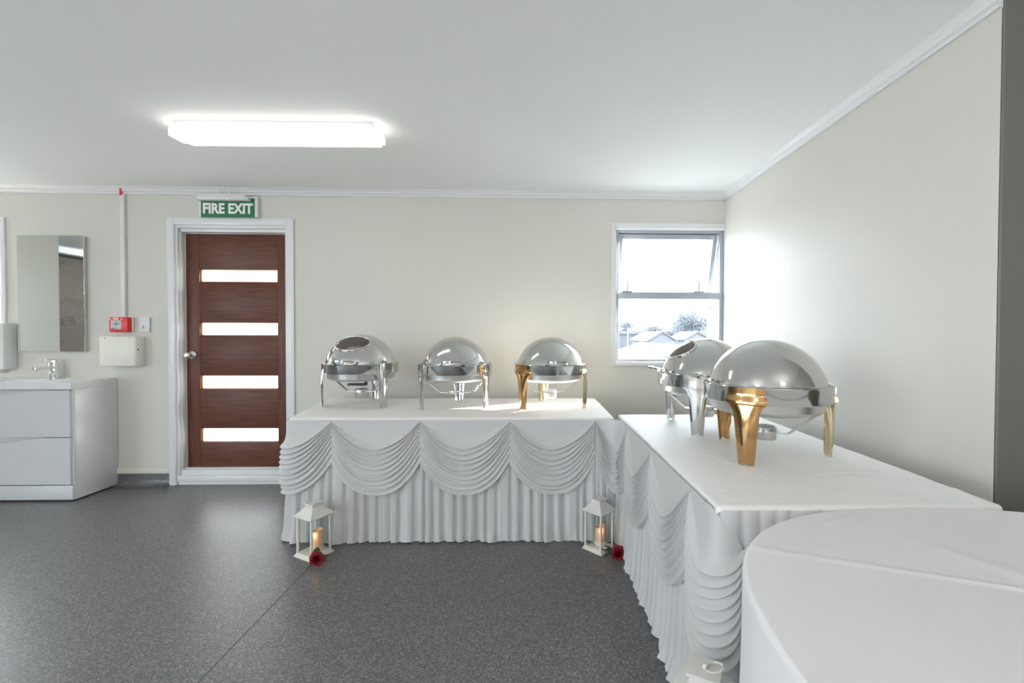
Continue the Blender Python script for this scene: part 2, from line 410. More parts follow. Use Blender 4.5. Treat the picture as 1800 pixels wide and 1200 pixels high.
kn = lathe('knob', [(0, 0), (0.032, 0), (0.033, -0.006), (0.020, -0.012), (0.012, -0.02), (0.012, -0.034), (0.020, -0.042), (0.027, -0.055), (0.026, -0.066), (0.018, -0.074), (0.008, -0.076), (0, -0.074)], M['chrome'], door, 28)
kn.rotation_euler = (radians(-90), 0, 0); kn.location = (-2.85+2.48, 0.0, 1.07-0.12)

# back window
win = st(empty('window_1', (1.155, D+0.08, 1.02)))
REC = 0.037
def wl(nm, x0, x1, y0, y1, z0, z1, m, bev=0.002):
    return box(nm, x0-1.155, x1-1.155, y0-D-0.08, y1-D-0.08, z0-1.02, z1-1.02, m, win, bev)
bm = bmesh.new()
add_box(bm, 0.657, 0.692, D-0.014, D, 0.988, 2.186, 0.003); add_box(bm, 0.692, XR, D-0.014, D, 2.15, 2.186, 0.003); add_box(bm, 0.692, XR, D-0.014, D, 0.988, 1.02, 0.003)
st(from_bm('trim_8', bm, M['white'], smooth=True, angle=40))
bm = bmesh.new()
add_box(bm, WX0, WX0+0.006, D-0.01, D+0.12, WZ0, WZ1); add_box(bm, WX0, WX1, D-0.01, D+0.016, WZ1-0.016, WZ1); add_box(bm, WX0, WX1, D-0.01, D+0.12, WZ0, WZ0+0.008)
st(from_bm('trim_9', bm, M['reveal']))
FY0, FY1 = D+0.016, D+0.075
wl('frame', WX0+0.004, WX0+0.035, FY0, FY1, 1.028, 2.14, M['alu']); wl('frame', 1.585, 1.62, FY0, FY1, 1.028, 2.14, M['alu'])
wl('frame', WX0+0.03, 1.59, FY0, FY1, 2.112, 2.14, M['alu']); wl('frame', WX0+0.03, 1.59, FY0, FY1, 1.028, 1.045, M['alu'])
wl('transom', WX0+0.03, 1.588, FY0-0.012, FY1, 1.556, 1.610, M['alu'])
wl('pane', WX0+0.035, 1.585, D+0.045, D+0.049, 1.045, 1.556, M['glass'], 0)
# awning sash hinged at the top and swung outwards
sash = empty('sash', (0, -0.022, 1.09)); sash.parent = win; sash.rotation_euler = (radians(15), 0, 0)
a, b, h = -0.425, 0.425, 0.535
bm = bmesh.new()
add_box(bm, a, a+0.038, -0.016, 0.016, -h, 0, 0.003); add_box(bm, b-0.038, b, -0.016, 0.016, -h, 0, 0.003)
add_box(bm, a+0.038, b-0.038, -0.016, 0.016, -0.042, 0, 0.003); add_box(bm, a+0.038, b-0.038, -0.016, 0.016, -h, -h+0.042, 0.003)
from_bm('sash_frame', bm, M['alu'], sash, True, 40)
box('pane', a+0.036, b-0.036, -0.002, 0.002, -h+0.04, -0.04, M['glass'], sash)
for x in (0.795, 1.40):
    hd = wl('stay_handle', x-0.006, x+0.006, FY0-0.030, FY0-0.022, 1.605, 1.705, M['alu'], 0.002)
    wl('stay_base', x-0.045, x+0.045, FY0-0.026, FY0-0.005, 1.606, 1.622, M['alu'], 0.004)
tube('window_stay', [(0.428, -0.04, 1.02), (0.432, 0.0, 0.93), (0.428, 0.02, 0.80)], 0.006, M['chrome'], win)

# matching window at the far end of the back wall, its trim just inside the picture's edge
bm = bmesh.new()
add_box(bm, LW1, LW1+0.035, D-0.014, D, 0.988, 2.186, 0.003); add_box(bm, XL, LW1, D-0.014, D, 2.15, 2.186, 0.003); add_box(bm, XL, LW1, D-0.014, D, 0.988, 1.02, 0.003)
st(from_bm('trim_10', bm, M['white'], smooth=True, angle=40))
win2 = st(empty('window_7', ((LW0+LW1)/2, D+0.03, 1.02)))
hw2 = (LW1-LW0)/2
for a, b, c, d in ((-hw2, -hw2+0.035, 0.008, 1.12), (hw2-0.035, hw2, 0.008, 1.12), (-hw2, hw2, 1.095, 1.13), (-hw2, hw2, 0.0, 0.025), (-hw2, hw2, 0.536, 0.590)):
    box('frame', a, b, -0.014, 0.045, c, d, M['alu'], win2, 0.002)
box('pane', -hw2+0.034, hw2-0.034, 0.015, 0.019, 0.025, 0.536, M['glass'], win2); box('pane', -hw2+0.034, hw2-0.034, 0.015, 0.019, 0.590, 1.095, M['glass'], win2)

# ------------------------------------------------------------------ things on the walls and ceiling
# ceiling batten
bt = tag(empty('batten_light', (-1.455, 2.60, HC), radians(-0.6)), 'lit long white batten light fixed to the ceiling', 'ceiling light')
box('body', -0.555, 0.555, -0.066, 0.066, -0.046, 0.0, M['plastic'], bt, 0.006)
bm = bmesh.new(); vs = add_box(bm, -0.585, 0.585, -0.085, 0.085, -0.080, -0.040)
es = [e for e in bm.edges if abs((e.verts[0].co-e.verts[1].co).z) > 0.03]
bmesh.ops.bevel(bm, geom=es, offset=0.03, segments=5, affect='EDGES')
es = [e for e in bm.edges if e.verts[0].co.z < -0.08 and e.verts[1].co.z < -0.08]
bmesh.ops.bevel(bm, geom=es, offset=0.014, segments=3, affect='EDGES')
from_bm('diffuser', bm, M['led'], bt, True, 50)

# exit sign
ex = tag(empty('exit_sign', (-2.478, D, 2.19)), 'green fire exit sign box with white frame above the door', 'sign')
box('housing', -0.236, 0.236, -0.035, 0, 0.006, 0.178, M['plastic'], ex, 0.008)
box('face', -0.214, 0.214, -0.038, -0.033, 0.006, 0.160, M['green'], ex)
text('lettering', 'FIRE EXIT', 0.112, (0.0, -0.039, 0.072), M['letter'], ex, 0.86, 0.001, 0.0042)
box('lamp_cover', -0.222, 0.168, -0.085, -0.030, 0.134, 0.186, M['plastic'], ex, 0.010)
box('cover_end', 0.150, 0.186, -0.080, -0.030, 0.132, 0.160, M['plastic'], ex, 0.008)
for x in (-0.055, 0.028):
    tube('hanger_wire', [(x-0.012, -0.055, 0.249), (x, -0.06, 0.180), (x+0.012, -0.088, 0.16), (x+0.014, -0.086, 0.122)], 0.0035, M['letter'], ex, 6)

# conduit, alarm call point, switch, relay box
cd = tag(empty('cable_conduit', (-3.335, D, 1.38)), 'white surface conduit running up the wall from the red alarm', 'conduit')
box('duct', -0.017, 0.017, -0.022, 0, 0.0, 1.005, M['plastic'], cd, 0.003)
box('red_cap', -0.012, 0.004, -0.030, 0, 0.990, 1.050, M['red'], cd, 0.002)['label'] = 'small red cap at the top'
fa = tag(empty('fire_call_point', (-3.336, D, 1.26)), 'red manual fire alarm call point with silver plate', 'alarm')
box('back_box', -0.075, 0.075, -0.02, 0, -0.002, 0.12, M['plastic'], fa, 0.004)
box('housing', -0.078, 0.070, -0.060, -0.015, 0.0, 0.121, M['red'], fa, 0.007)
box('plate', -0.060, 0.024, -0.063, -0.058, 0.022, 0.096, M['silver'], fa, 0.002)
text('lettering', 'FIRE', 0.022, (-0.022, -0.0605, 0.107), M['letter'], fa, 1.15, 0.0006, 0.0006)
for x in (-0.066, 0.022):
    bm = bmesh.new(); add_box(bm, x-0.006, x+0.010, -0.0612, -0.060, 0.103, 0.108); add_box(bm, x-0.004, x+0.004, -0.0612, -0.060, 0.108, 0.111)
    from_bm('flame_mark', bm, M['letter'], fa)
bm = bmesh.new()
bmesh.ops.create_circle(bm, cap_ends=True, segments=20, radius=0.0125, matrix=Matrix.Translation((-0.013, -0.0638, 0.066)) @ Matrix.Rotation(pi/2, 4, 'X'))
for s, cx in ((-1, 0.004), (1, -0.040)):
    vs = [bm.verts.new((cx+s*0.012 if False else cx, -0.0636, 0.072)), bm.verts.new((cx, -0.0636, 0.060)), bm.verts.new((cx+(0.010 if s < 0 else 0.010)*(1 if cx < -0.02 else 1), -0.0636, 0.066))]
    bm.faces.new(vs)
add_box(bm, -0.045, -0.034, -0.0638, -0.0632, 0.0645, 0.0675); add_box(bm, -0.052, -0.036, -0.0638, -0.0632, 0.024, 0.030); add_box(bm, -0.034, -0.004, -0.0638, -0.0632, 0.027, 0.029)
add_box(bm, -0.045, -0.004, -0.0638, -0.0632, 0.043, 0.0442); add_box(bm, -0.042, 0.010, -0.0638, -0.0632, 0.085, 0.0862)
from_bm('arrow_mark', bm, M['ink'], fa)
bm = bmesh.new(); bmesh.ops.create_circle(bm, cap_ends=True, segments=20, radius=0.0065, matrix=Matrix.Translation((-0.011, -0.0642, 0.066)) @ Matrix.Rotation(pi/2, 4, 'X'))
from_bm('centre_mark', bm, M['silver'], fa)
sw = tag(empty('wall_switch', (-3.172, D, 1.26)), 'white plastic wall switch plate beside the red alarm', 'switch')
box('plate', -0.041, 0.041, -0.014, 0, 0.0, 0.124, M['plastic'], sw, 0.004)
for k in range(3): box('rib', -0.03, 0.02, -0.0155, -0.013, 0.050+0.022*k, 0.0525+0.022*k, M['wire'], sw)
d_ = lathe('dial', [(0, 0.010), (0.012, 0.010), (0.014, 0.0)], M['plastic'], sw, 24); d_.rotation_euler = (pi/2, 0, 0); d_.location = (-0.018, -0.013, 0.044)
rb = tag(empty('relay_box', (-3.30, D, 0.99)), 'cream metal box on the wall below the red alarm', 'box')
box('cover', -0.157, 0.118, -0.095, 0, 0.0, 0.236, M['creambox'], rb, 0.004)
box('side_cover', 0.118, 0.124, -0.093, 0, 0.002, 0.234, M['creambox'], rb, 0.002)
for x, z in ((-0.112, 0.222), (0.085, 0.222)):
    s = lathe('screw', [(0, 0.003), (0.004, 0.003), (0.005, 0)], M['wire'], rb, 12); s.rotation_euler = (pi/2, 0, 0); s.location = (x, -0.095, z)
for y, z in ((-0.07, 0.17), (-0.03, 0.17), (-0.03, 0.13)):
    s = lathe('screw', [(0, 0.002), (0.003, 0.002), (0.004, 0)], M['wire'], rb, 10); s.rotation_euler = (0, pi/2, 0); s.location = (0.124, y, z)
s = lathe('knockout', [(0, 0.001), (0.006, 0.001), (0.007, 0)], M['ink'], rb, 14); s.rotation_euler = (0, pi/2, 0); s.location = (0.124, -0.07, 0.13)

# mirror, dispenser, wall unit at the left
mi = tag(empty('wall_mirror', (-3.892, D, 1.10)), 'frameless rectangular mirror on the wall above the vanity', 'mirror')
box('backing', -0.255, 0.255, -0.030, 0, 0.008, 0.932, M['steelmatt'], mi)
box('glass', -0.262, 0.264, -0.036, -0.030, 0.0, 0.94, M['mirror'], mi, 0.002, 1)
dp = tag(empty('towel_dispenser', (-4.24, D, 0.93)), 'white paper towel dispenser on the wall beside the mirror', 'dispenser')
box('cover', -0.16, 0.045, -0.10, 0, 0.03, 0.40, M['plastic'], dp, 0.012)
box('tray', -0.15, -0.035, -0.08, 0, 0.0, 0.06, M['plastic'], dp, 0.008)
# ------------------------------------------------------------------ vanity
vn = tag(empty('vanity_unit', (-3.93, D, 0)), 'white gloss vanity unit with two drawers standing under the mirror', 'vanity')
VX0, VX1, VY = -0.52, 0.51, -0.365
bm = bmesh.new(); add_box(bm, VX0, VX1, VY+0.045, -0.004, 0.012, 0.835, 0.002)
from_bm('carcass', bm, M['vanity'], vn, True, 40)
box('side_panel', VX1, VX1+0.016, VY+0.021, -0.004, 0.012, 0.835, M['sidepanel'], vn, 0.002)
def drawer(z0, z1):
    n = 18; cx, hw, dp_ = -0.10, 0.42, 0.045
    XE = VX1+0.016; poly = [(VX0, z0), (XE, z0)]
    top = [(XE, z1)]
    for i in range(n+1):
        t = 1-2*i/n; x = cx+hw*t
        top.append((x, z1-dp_*((0.5+0.5*cos(pi*min(1, abs(t))))**0.7) if abs(t) < 1 else z1))
    top.append((VX0, z1))
    o = prism('drawer', poly+top, VY, VY+0.02, M['vanity'], vn)
    bm = bmesh.new(); bm.from_mesh(o.data)
    es = [e for e in bm.edges if all(abs(v.co.x-XE) < 1e-4 and abs(v.co.y-VY) < 1e-4 for v in e.verts)]
    bmesh.ops.bevel(bm, geom=es, offset=0.016, segments=5, affect='EDGES'); bm.to_mesh(o.data); bm.free()
    box('finger_pull', cx-hw, cx+hw, VY+0.034, VY+0.044, z1-dp_-0.06, z1, M['vanity'], vn)
drawer(0.482, 0.828); drawer(0.128, 0.476)
box('plinth', VX0, VX1+0.010, VY+0.004, VY+0.02, 0.014, 0.120, M['vanity'], vn, 0.001)
# worktop basin with a recessed bowl
n, rx, ry = 40, 0.27, 0.13; bx, by = 0.06, -0.215
X0, X1, Y0, Y1 = VX0-0.005, VX1+0.014, VY-0.004, -0.002
vs, fs = [], []
def rect_pt(a):
    dx, dy = cos(a), sin(a); t = min(((X1-bx) if dx > 0 else (bx-X0))/max(abs(dx), 1e-6), ((Y1-by) if dy > 0 else (by-Y0))/max(abs(dy), 1e-6))
    return bx+dx*t, by+dy*t
angs = sorted({2*pi*i/n for i in range(n)} | {atan2(y-by, x-bx) % (2*pi) for x in (X0, X1) for y in (Y0, Y1)}); n = len(angs)
rings = []
def sup(a, k): 
    c, s_ = cos(a), sin(a); q = (abs(c/k[0])**4+abs(s_/k[1])**4)**-0.25
    return bx+c*q, by+s_*q
ins = lambda p, d: (min(max(p[0], X0+d), X1-d), min(max(p[1], Y0+d), Y1-d))
for lvl in range(8):
    ring = []
    for a in angs:
        if lvl == 0: p = (*rect_pt(a), 0.836)
        elif lvl == 1: p = (*rect_pt(a), 0.886)
        elif lvl == 2: p = (*ins(rect_pt(a), 0.004), 0.890)
        elif lvl == 3: p = (*ins(rect_pt(a), 0.016), 0.889)
        elif lvl == 4: p = (*ins(rect_pt(a), 0.022), 0.884)
        elif lvl == 5: p = (*sup(a, (rx, ry)), 0.883)
        elif lvl == 6: p = (*sup(a, (rx-0.012, ry-0.012)), 0.870)
        else: p = (*sup(a, (rx-0.06, ry-0.05)), 0.79)
        ring.append(len(vs)); vs.append(p)
    rings.append(ring)
for q in range(7):
    for i in range(n): fs.append((rings[q][i], rings[q][(i+1) % n], rings[q+1][(i+1) % n], rings[q+1][i]))
fs.append(tuple(reversed(rings[7])))
from_py('basin_top', vs, fs, M['ceramic'], vn, True, 35)
tp = tag(empty('basin_tap', (-3.835, 3.655, 0.883)), 'square chrome mixer tap standing on the vanity top', 'tap')
box('body', -0.023, 0.023, -0.025, 0.02, 0.0, 0.135, M['chrome'], tp, 0.003)
box('base', -0.028, 0.028, -0.030, 0.025, 0.0, 0.005, M['chrome'], tp, 0.001)
box('spout', -0.018, 0.018, -0.155, -0.02, 0.083, 0.104, M['chrome'], tp, 0.003)
s = lathe('aerator', [(0, -0.012), (0.009, -0.012), (0.010, 0)], M['chrome'], tp, 16); s.location = (0, -0.140, 0.083)
box('lever', -0.021, 0.021, -0.085, 0.02, 0.152, 0.160, M['chrome'], tp, 0.002)
s = lathe('stem', [(0.0, 0.02), (0.016, 0.02), (0.018, 0.0)], M['chrome'], tp, 20); s.location = (0, 0, 0.134)

# ------------------------------------------------------------------ tables, cloths, skirts
ZT = 0.745
def trestle(label, x0, x1, y0, y1):
    t = tag(empty('trestle_table', ((x0+x1)/2, (y0+y1)/2, 0)), label, 'table')
    w, d = (x1-x0)/2, (y1-y0)/2
    box('tabletop', -w, w, -d, d, 0.70, ZT-0.006, M['stone'], t, 0.006)
    for sx in (-1, 1):
        for sy in (-1, 1):
            tube('leg', [(sx*(w-0.15), sy*(d-0.12), 0.70), (sx*(w-0.12), sy*(d-0.12), 0.0)], 0.014, M['wire'], t)
    return t
T1 = (-1.455, 0.490, 2.705, 3.52); T2 = (0.555, 1.40, 1.295, 2.79)
trestle('long trestle table along the back wall hidden under white cloth and swags', *T1)
trestle('long trestle table along the right-hand wall hidden under white cloth', *T2)

def cloth(name, label, rect, drops, m, wr=0.0012, step=0.02, quad=None, seed=0.0, crease=None):
    """tablecloth on rect (x0,x1,y0,y1) with drops (left,right,front,back) as functions of the position along the edge"""
    x0, x1, y0, y1 = rect
    R = 0.012
    def samples(a, b, dl, dr, st_):
        s = []
        k = max(3, int(dl/0.012)+3)
        s += [('lo', 1-i/k) for i in range(k)]
        n = int((b-a)/st_); s += [('in', i/n) for i in range(n+1)]
        k = max(3, int(dr/0.012)+3); s += [('hi', (i+1)/k) for i in range(k)]
        return s
    mx = lambda f, a, b: max(f(a+(b-a)*i/20) for i in range(21))
    dl, dr, df, db = drops
    xs = samples(x0, x1, mx(dl, y0, y1), mx(dr, y0, y1), step); ys = samples(y0, y1, mx(df, x0, x1), mx(db, x0, x1), step)
    vs, fs = [], []
    for (ky, ty) in ys:
        for (kx, tx) in xs:
            px = x0 if kx == 'lo' else x1 if kx == 'hi' else x0+(x1-x0)*tx
            py = y0 if ky == 'lo' else y1 if ky == 'hi' else y0+(y1-y0)*ty
            ox = -tx*dl(py) if kx == 'lo' else tx*dr(py) if kx == 'hi' else 0
            oy = -ty*df(px) if ky == 'lo' else ty*db(px) if ky == 'hi' else 0
            if quad: px += quad(px, py)
            d = sqrt(ox*ox+oy*oy); z = ZT
            z += wr*(nz(px*5+seed, py*9, 1.3)+0.6*nz(px*17, py*23+seed, 4.1))
            if crease: z += crease(px, py)
            if d > 1e-6:
                ux, uy = ox/d, oy/d
                if d < R*pi/2:
                    h, v = R*sin(d/R), R*(1-cos(d/R))
                else:
                    v = R+(d-R*pi/2); h = R+0.05*(d-R*pi/2)+0.010*min(1, d/0.12)*nz(px*9+seed, py*9, d*3)*min(1, d/0.05)
                px += ux*h; py += uy*h; z -= v
            vs.append((px, py, z))
    w = len(xs)
    for j in range(len(ys)-1):
        for i in range(w-1): fs.append((j*w+i, j*w+i+1, (j+1)*w+i+1, (j+1)*w+i))
    o = from_py(name, vs, fs, m, None, True)
    return tag(o, label, 'tablecloth')
c_ = lambda v: (lambda t: v)
cloth('tablecloth', 'short white cloth on the back table under three chafing dishes', T1,
      (c_(0.06), c_(0.03), lambda x: 0.026+0.034*exp(-(x-T1[0])/0.20)+0.004*nz(x*6), c_(0.05)), M['cloth'],
      quad=lambda x, y: -0.13*(y-T1[2])/(T1[3]-T1[2])*max(0, min(1, (T1[1]-1.2-x)/0.6)) if x < -0.6 else 0.0, seed=3)
def wrinkle2(x, y):
    z = 0.0
    for (cx, cy, l, a) in ((1.20, 1.72, 0.10, .006), (1.18, 1.60, 0.13, .006), (1.13, 1.55, 0.06, .005), (1.33, 1.42, .07, .005), (1.10, 1.35, .12, .003)):
        u = (y-cy)-0.06*(x-cx); z += a*exp(-(u/0.010)**2)*exp(-((x-cx)/l)**2)
    return z
M['damask'] = cloth_mat('white_damask_cloth', (0.86, 0.86, 0.85), 0.05, bump=(60, 0.5, 0.006), rough=0.5)
cloth('tablecloth', 'patterned white damask cloth on the side table under two chafing dishes', T2,
      (lambda y: 0.026+0.004*nz(y*8), c_(0.06), lambda x: 0.02+0.48*min(1, max(0, (x-T2[0]-0.09)/0.14))**2, c_(0.03)), M['damask'], wr=0.002, step=0.012, seed=9, crease=wrinkle2)

class Path:
    def __init__(s, pts, rad):
        P = [Vector(p) for p in pts]; out = [P[0]]
        for i in range(1, len(P)-1):
            a = (P[i-1]-P[i]).normalized(); b = (P[i+1]-P[i]).normalized()
            p0, p1 = P[i]+a*rad[i-1], P[i]+b*rad[i-1]
            for k in range(9):
                t = k/8; out.append(p0*(1-t)**2+P[i]*2*t*(1-t)+p1*t*t)
        out.append(P[-1]); s.p = out; s.d = [0.0]
        for i in range(1, len(out)): s.d.append(s.d[-1]+(out[i]-out[i-1]).length)
        s.L = s.d[-1]
    def at(s, q):
        q = min(max(q, 0), s.L); i = 0
        while i < len(s.d)-2 and s.d[i+1] < q: i += 1
        t = (q-s.d[i])/max(1e-9, s.d[i+1]-s.d[i]); return s.p[i].lerp(s.p[i+1], t)
    def frame(s, q):
        e = 0.012; t = (s.at(q+e)-s.at(q-e)).normalized(); return s.at(q), Vector((t.y, -t.x))
    def find(s, pt):
        pt = Vector(pt); best = min(range(2001), key=lambda i: (s.at(s.L*i/2000)-pt).length); return s.L*best/2000

def skirt(label, path, seed, ztop=0.732, flare=0.035):
    root = tag(empty('table_skirt', (path.p[0].x, path.p[0].y, 0)), label, 'table skirt')
    ox, oy = path.p[0].x, path.p[0].y
    ncol, nrow = int(path.L/0.0055), 34
    vs, fs = [], []
    for i in range(ncol+1):
        q = path.L*i/ncol; p, nn = path.frame(q)
        ph = 2*pi*(q/0.066+0.75*nz(q*6.0, seed)+0.45*nz(q*17.0, seed+5))
        am = 0.75+0.5*nz(q*5.0, seed+9)
        f1, f2 = nz(q*11.0, seed+2), nz(q*4.0, seed+4)
        for j in range(nrow+1):
            t = j/nrow
            w = sin(ph+0.5*t*nz(q*6, seed+7)); w = (abs(w)**0.7)*(1 if w > 0 else -1)
            o = 0.004+(0.003+0.017*t**0.8)*am*(w+0.3*sin(2*ph+1.0))+flare*t*t*(0.6+0.5*f2)
            hem = max(0, (t-0.86)/0.14)
            o += hem**2*0.028*max(0, f1+0.1)*2
            z = ztop*(1-t)+(0.004+0.010*max(0, f1)+0.004*(1+w))*t
            vs.append((p.x+nn.x*o-ox, p.y+nn.y*o-oy, z))
    k = nrow+1
    for i in range(ncol):
        for j in range(nrow): fs.append((i*k+j, i*k+j+1, (i+1)*k+j+1, (i+1)*k+j))
    from_py('pleated_cloth', vs, fs, M['skirt'], root, True)
    return root, ox, oy

def swag(root, ox, oy, path, s0, s1, seed, zA=0.728, zB=0.728, ztop=0.734, dip=(0.135, 0.435), bulge=0.045, side=0.26, nf=10, ztopB=None):
    nu, nv, nt = 44, 132, 8
    vs, fs = [], []
    rows = [(-1+i/nt) for i in range(nt)]+[i/nv for i in range(nv+1)]
    fz = [0.02*nz(seed+i*3.1) for i in range(20)]
    for v in rows:
        for i in range(nu+1):
            u = i/nu; q = s0+(s1-s0)*u; p, nn = path.frame(q)
            c = abs(2*u-1); zn = zA+(zB-zA)*u
            if v < 0:
                sh = 1-c**1.9; z = zn-dip[0]*sh; zt_ = ztop+((ztopB if ztopB else ztop)-ztop)*max(0.0, (u-0.6)/0.4)**1.3; z = zt_+(z-zt_)*(1+v); o = 0.010+0.016*(1+v)**2*sin(pi*u)
            else:
                pw = 1.75+0.75*v; sh = 1-c**pw
                e = side*v**1.9; d = dip[0]+(dip[1]-dip[0])*(v+0.10*sin(pi*v)*0.3)
                z = zn-e-(d-e)*sh
                vv = v+0.012*nz(u*3+seed, v*5)+0.02*nz(seed, u*1.5)
                ph = (vv*nf*(1.12-0.12*vv)+fz[0]*20) % 1.0
                am_ = 0.65+0.5*abs(nz(seed*3.1+int(vv*nf*(1.12-0.12*vv)+fz[0]*20)*1.7)); ridge = am_*((ph/0.62)**1.6 if ph < 0.62 else (0.5+0.5*cos(pi*(ph-0.62)/0.38)))
                ridge2 = 0.5+0.5*sin(2*pi*vv*nf*2.3+seed)
                pin = (1-c**3.5)
                o = 0.012+bulge*pin*(0.55+0.45*sin(pi*min(1, v*0.9+0.1)))*0.55+(0.006+0.019*pin)*ridge+0.0025*pin*ridge2
                if v > 0.97: o -= 0.01*(v-0.97)/0.03*pin
                z -= 0.012*ridge*pin
            vs.append((p.x+nn.x*o-ox, p.y+nn.y*o-oy, z))
    k = nu+1
    for j in range(len(rows)-1):
        for i in range(nu): fs.append((j*k+i, (j+1)*k+i, (j+1)*k+i+1, j*k+i+1))
    from_py('swag', vs, fs, M['swag'], root, True)

g = 0.022
P1 = Path([(T1[0]-g-0.06, T1[3]), (T1[0]-g, T1[2]-g), (0.515, T1[2]-g)], [0.07])
r_, ox_, oy_ = skirt('white pleated skirt with swags around the front of the back table', P1, 1.0)
n1 = [P1.find((x, T1[2]-g)) for x in (-1.198, -0.673, -0.136, 0.378)]
swag(r_, ox_, oy_, P1, n1[0]-0.53, n1[0], 2.2, zA=0.70, dip=(0.12, 0.42))
for i in range(3): swag(r_, ox_, oy_, P1, n1[i], n1[i+1], 5.0+i*3.7)
g = 0.014
P2 = Path([(0.385, T1[2]-g-0.006), (T2[0]-g, T1[2]-g-0.006), (T2[0]-g, T2[2]-g), (T2[0]+0.35, T2[2]-g)], [0.07, 0.05])
r_, ox_, oy_ = skirt('white pleated skirt with swags down the long side of the near side table', P2, 14.0, 0.736)
n2 = [0.0]+[P2.find((T2[0]-g, y)) for y in (2.451, 1.954, 1.464)]+[P2.find((0.63, T2[2]-g))]
P2S = Path([(0.385, T1[2]-g-0.006), (T2[0]-g, T1[2]-g-0.006), (T2[0]-g, 2.451)], [0.145])
swag(r_, ox_, oy_, P2S, 0.0, P2S.L, 21.0, ztop=0.738, dip=(0.15, 0.42), nf=9, bulge=0.03)
for i in range(1, 4):
    swag(r_, ox_, oy_, P2, n2[i], n2[i+1], 21.0+i*2.9, zB=0.64 if i == 3 else 0.728, ztop=0.741, ztopB=0.60 if i == 3 else None, dip=(0.11 if i == 3 else 0.15, 0.42), nf=9)

# round table in the foreground with a cloth to the floor
RC, RR = (1.105, 0.565), 0.70
rt_ = tag(empty('round_table', (RC[0], RC[1], 0)), 'round table in the near corner hidden under a plain white cloth', 'table')
lathe('tabletop', [(0, 0.71), (RR-0.02, 0.71), (RR-0.012, 0.72), (RR-0.012, 0.738), (0, 0.738)], M['stone'], rt_, 64)
for k in range(4):
    a = pi/4+k*pi/2; tube('leg', [(0.35*cos(a), 0.35*sin(a), 0.71), (0.42*cos(a), 0.42*sin(a), 0)], 0.015, M['wire'], rt_)
vs, fs = [], []
na, prof = 420, []
for i in range(150): prof.append((RR*(i/149.0), 0, 0))
for i in range(1, 9): prof.append((RR, i/8*pi/2, 0))
for i in range(1, 41): prof.append((RR, pi/2, i/40))
def crease3(x, y):
    z = 0
    d = (y-1.03)+0.40*(x-0.53)
    if x > 0.44: z += 0.0035*exp(-(d/0.011)**2)*min(1, (x-0.44)/0.05) if d > 0 else 0.0035*exp(-(d/0.005)**2)*min(1, (x-0.44)/0.05)
    d2 = (x-0.98)+0.55*(y-1.0); z += 0.0025*exp(-(d2/0.03)**2)*exp(-((y-0.9)/0.25)**2)
    for (cx, cy, l, a) in ((0.86, 1.19, 0.05, .005), (0.80, 1.165, .06, .004), (0.60, 0.97, .1, .002)):
        u = (y-cy)-0.6*(x-cx); z += a*exp(-(u/0.008)**2)*exp(-((x-cx)/l)**2)
    return z
for i in range(na):
    a = 2*pi*i/na; fold = 0.5+0.5*sin(a*9+1.2+0.8*sin(a*2)); fold = fold**1.3
    ks = (abs(cos(a))**2.5+abs(sin(a))**2.5)**-0.4
    for (r, an, t) in prof:
        if t == 0 and an == 0:
            x, y = RC[0]+r*ks*cos(a), RC[1]+r*ks*sin(a); z = ZT+0.0012*nz(x*7, y*7, 2)+crease3(x, y)
        else:
            h = RR*ks+0.012*sin(an); z = ZT-0.012*(1-cos(an))-t*(ZT-0.02)
            ad = math.degrees(a); fl_ = min(1, max(0.06, (ad-148)/18))*min(1, max(0.06, (385-ad)/40)) if ad > 40 else 0.3
            h += ((0.067*t)*fold*min(1, t*1.6)+0.075*t+0.008*t*nz(a*7, t*2))*fl_
            x, y = RC[0]+h*cos(a), RC[1]+h*sin(a)
        vs.append((x, y, z))
k = len(prof)
for i in range(na):
    for j in range(k-1): fs.append((i*k+j, ((i+1) % na)*k+j, ((i+1) % na)*k+j+1, i*k+j+1))
bm = bmesh.new(); me = bpy.data.meshes.new('t'); me.from_pydata(vs, [], fs); bm.from_mesh(me); bpy.data.meshes.remove(me)
bmesh.ops.remove_doubles(bm, verts=bm.verts, dist=1e-5)
tag(from_bm('tablecloth', bm, M['linen'], None, True), 'plain creased white cloth to the floor over the round near table', 'tablecloth')

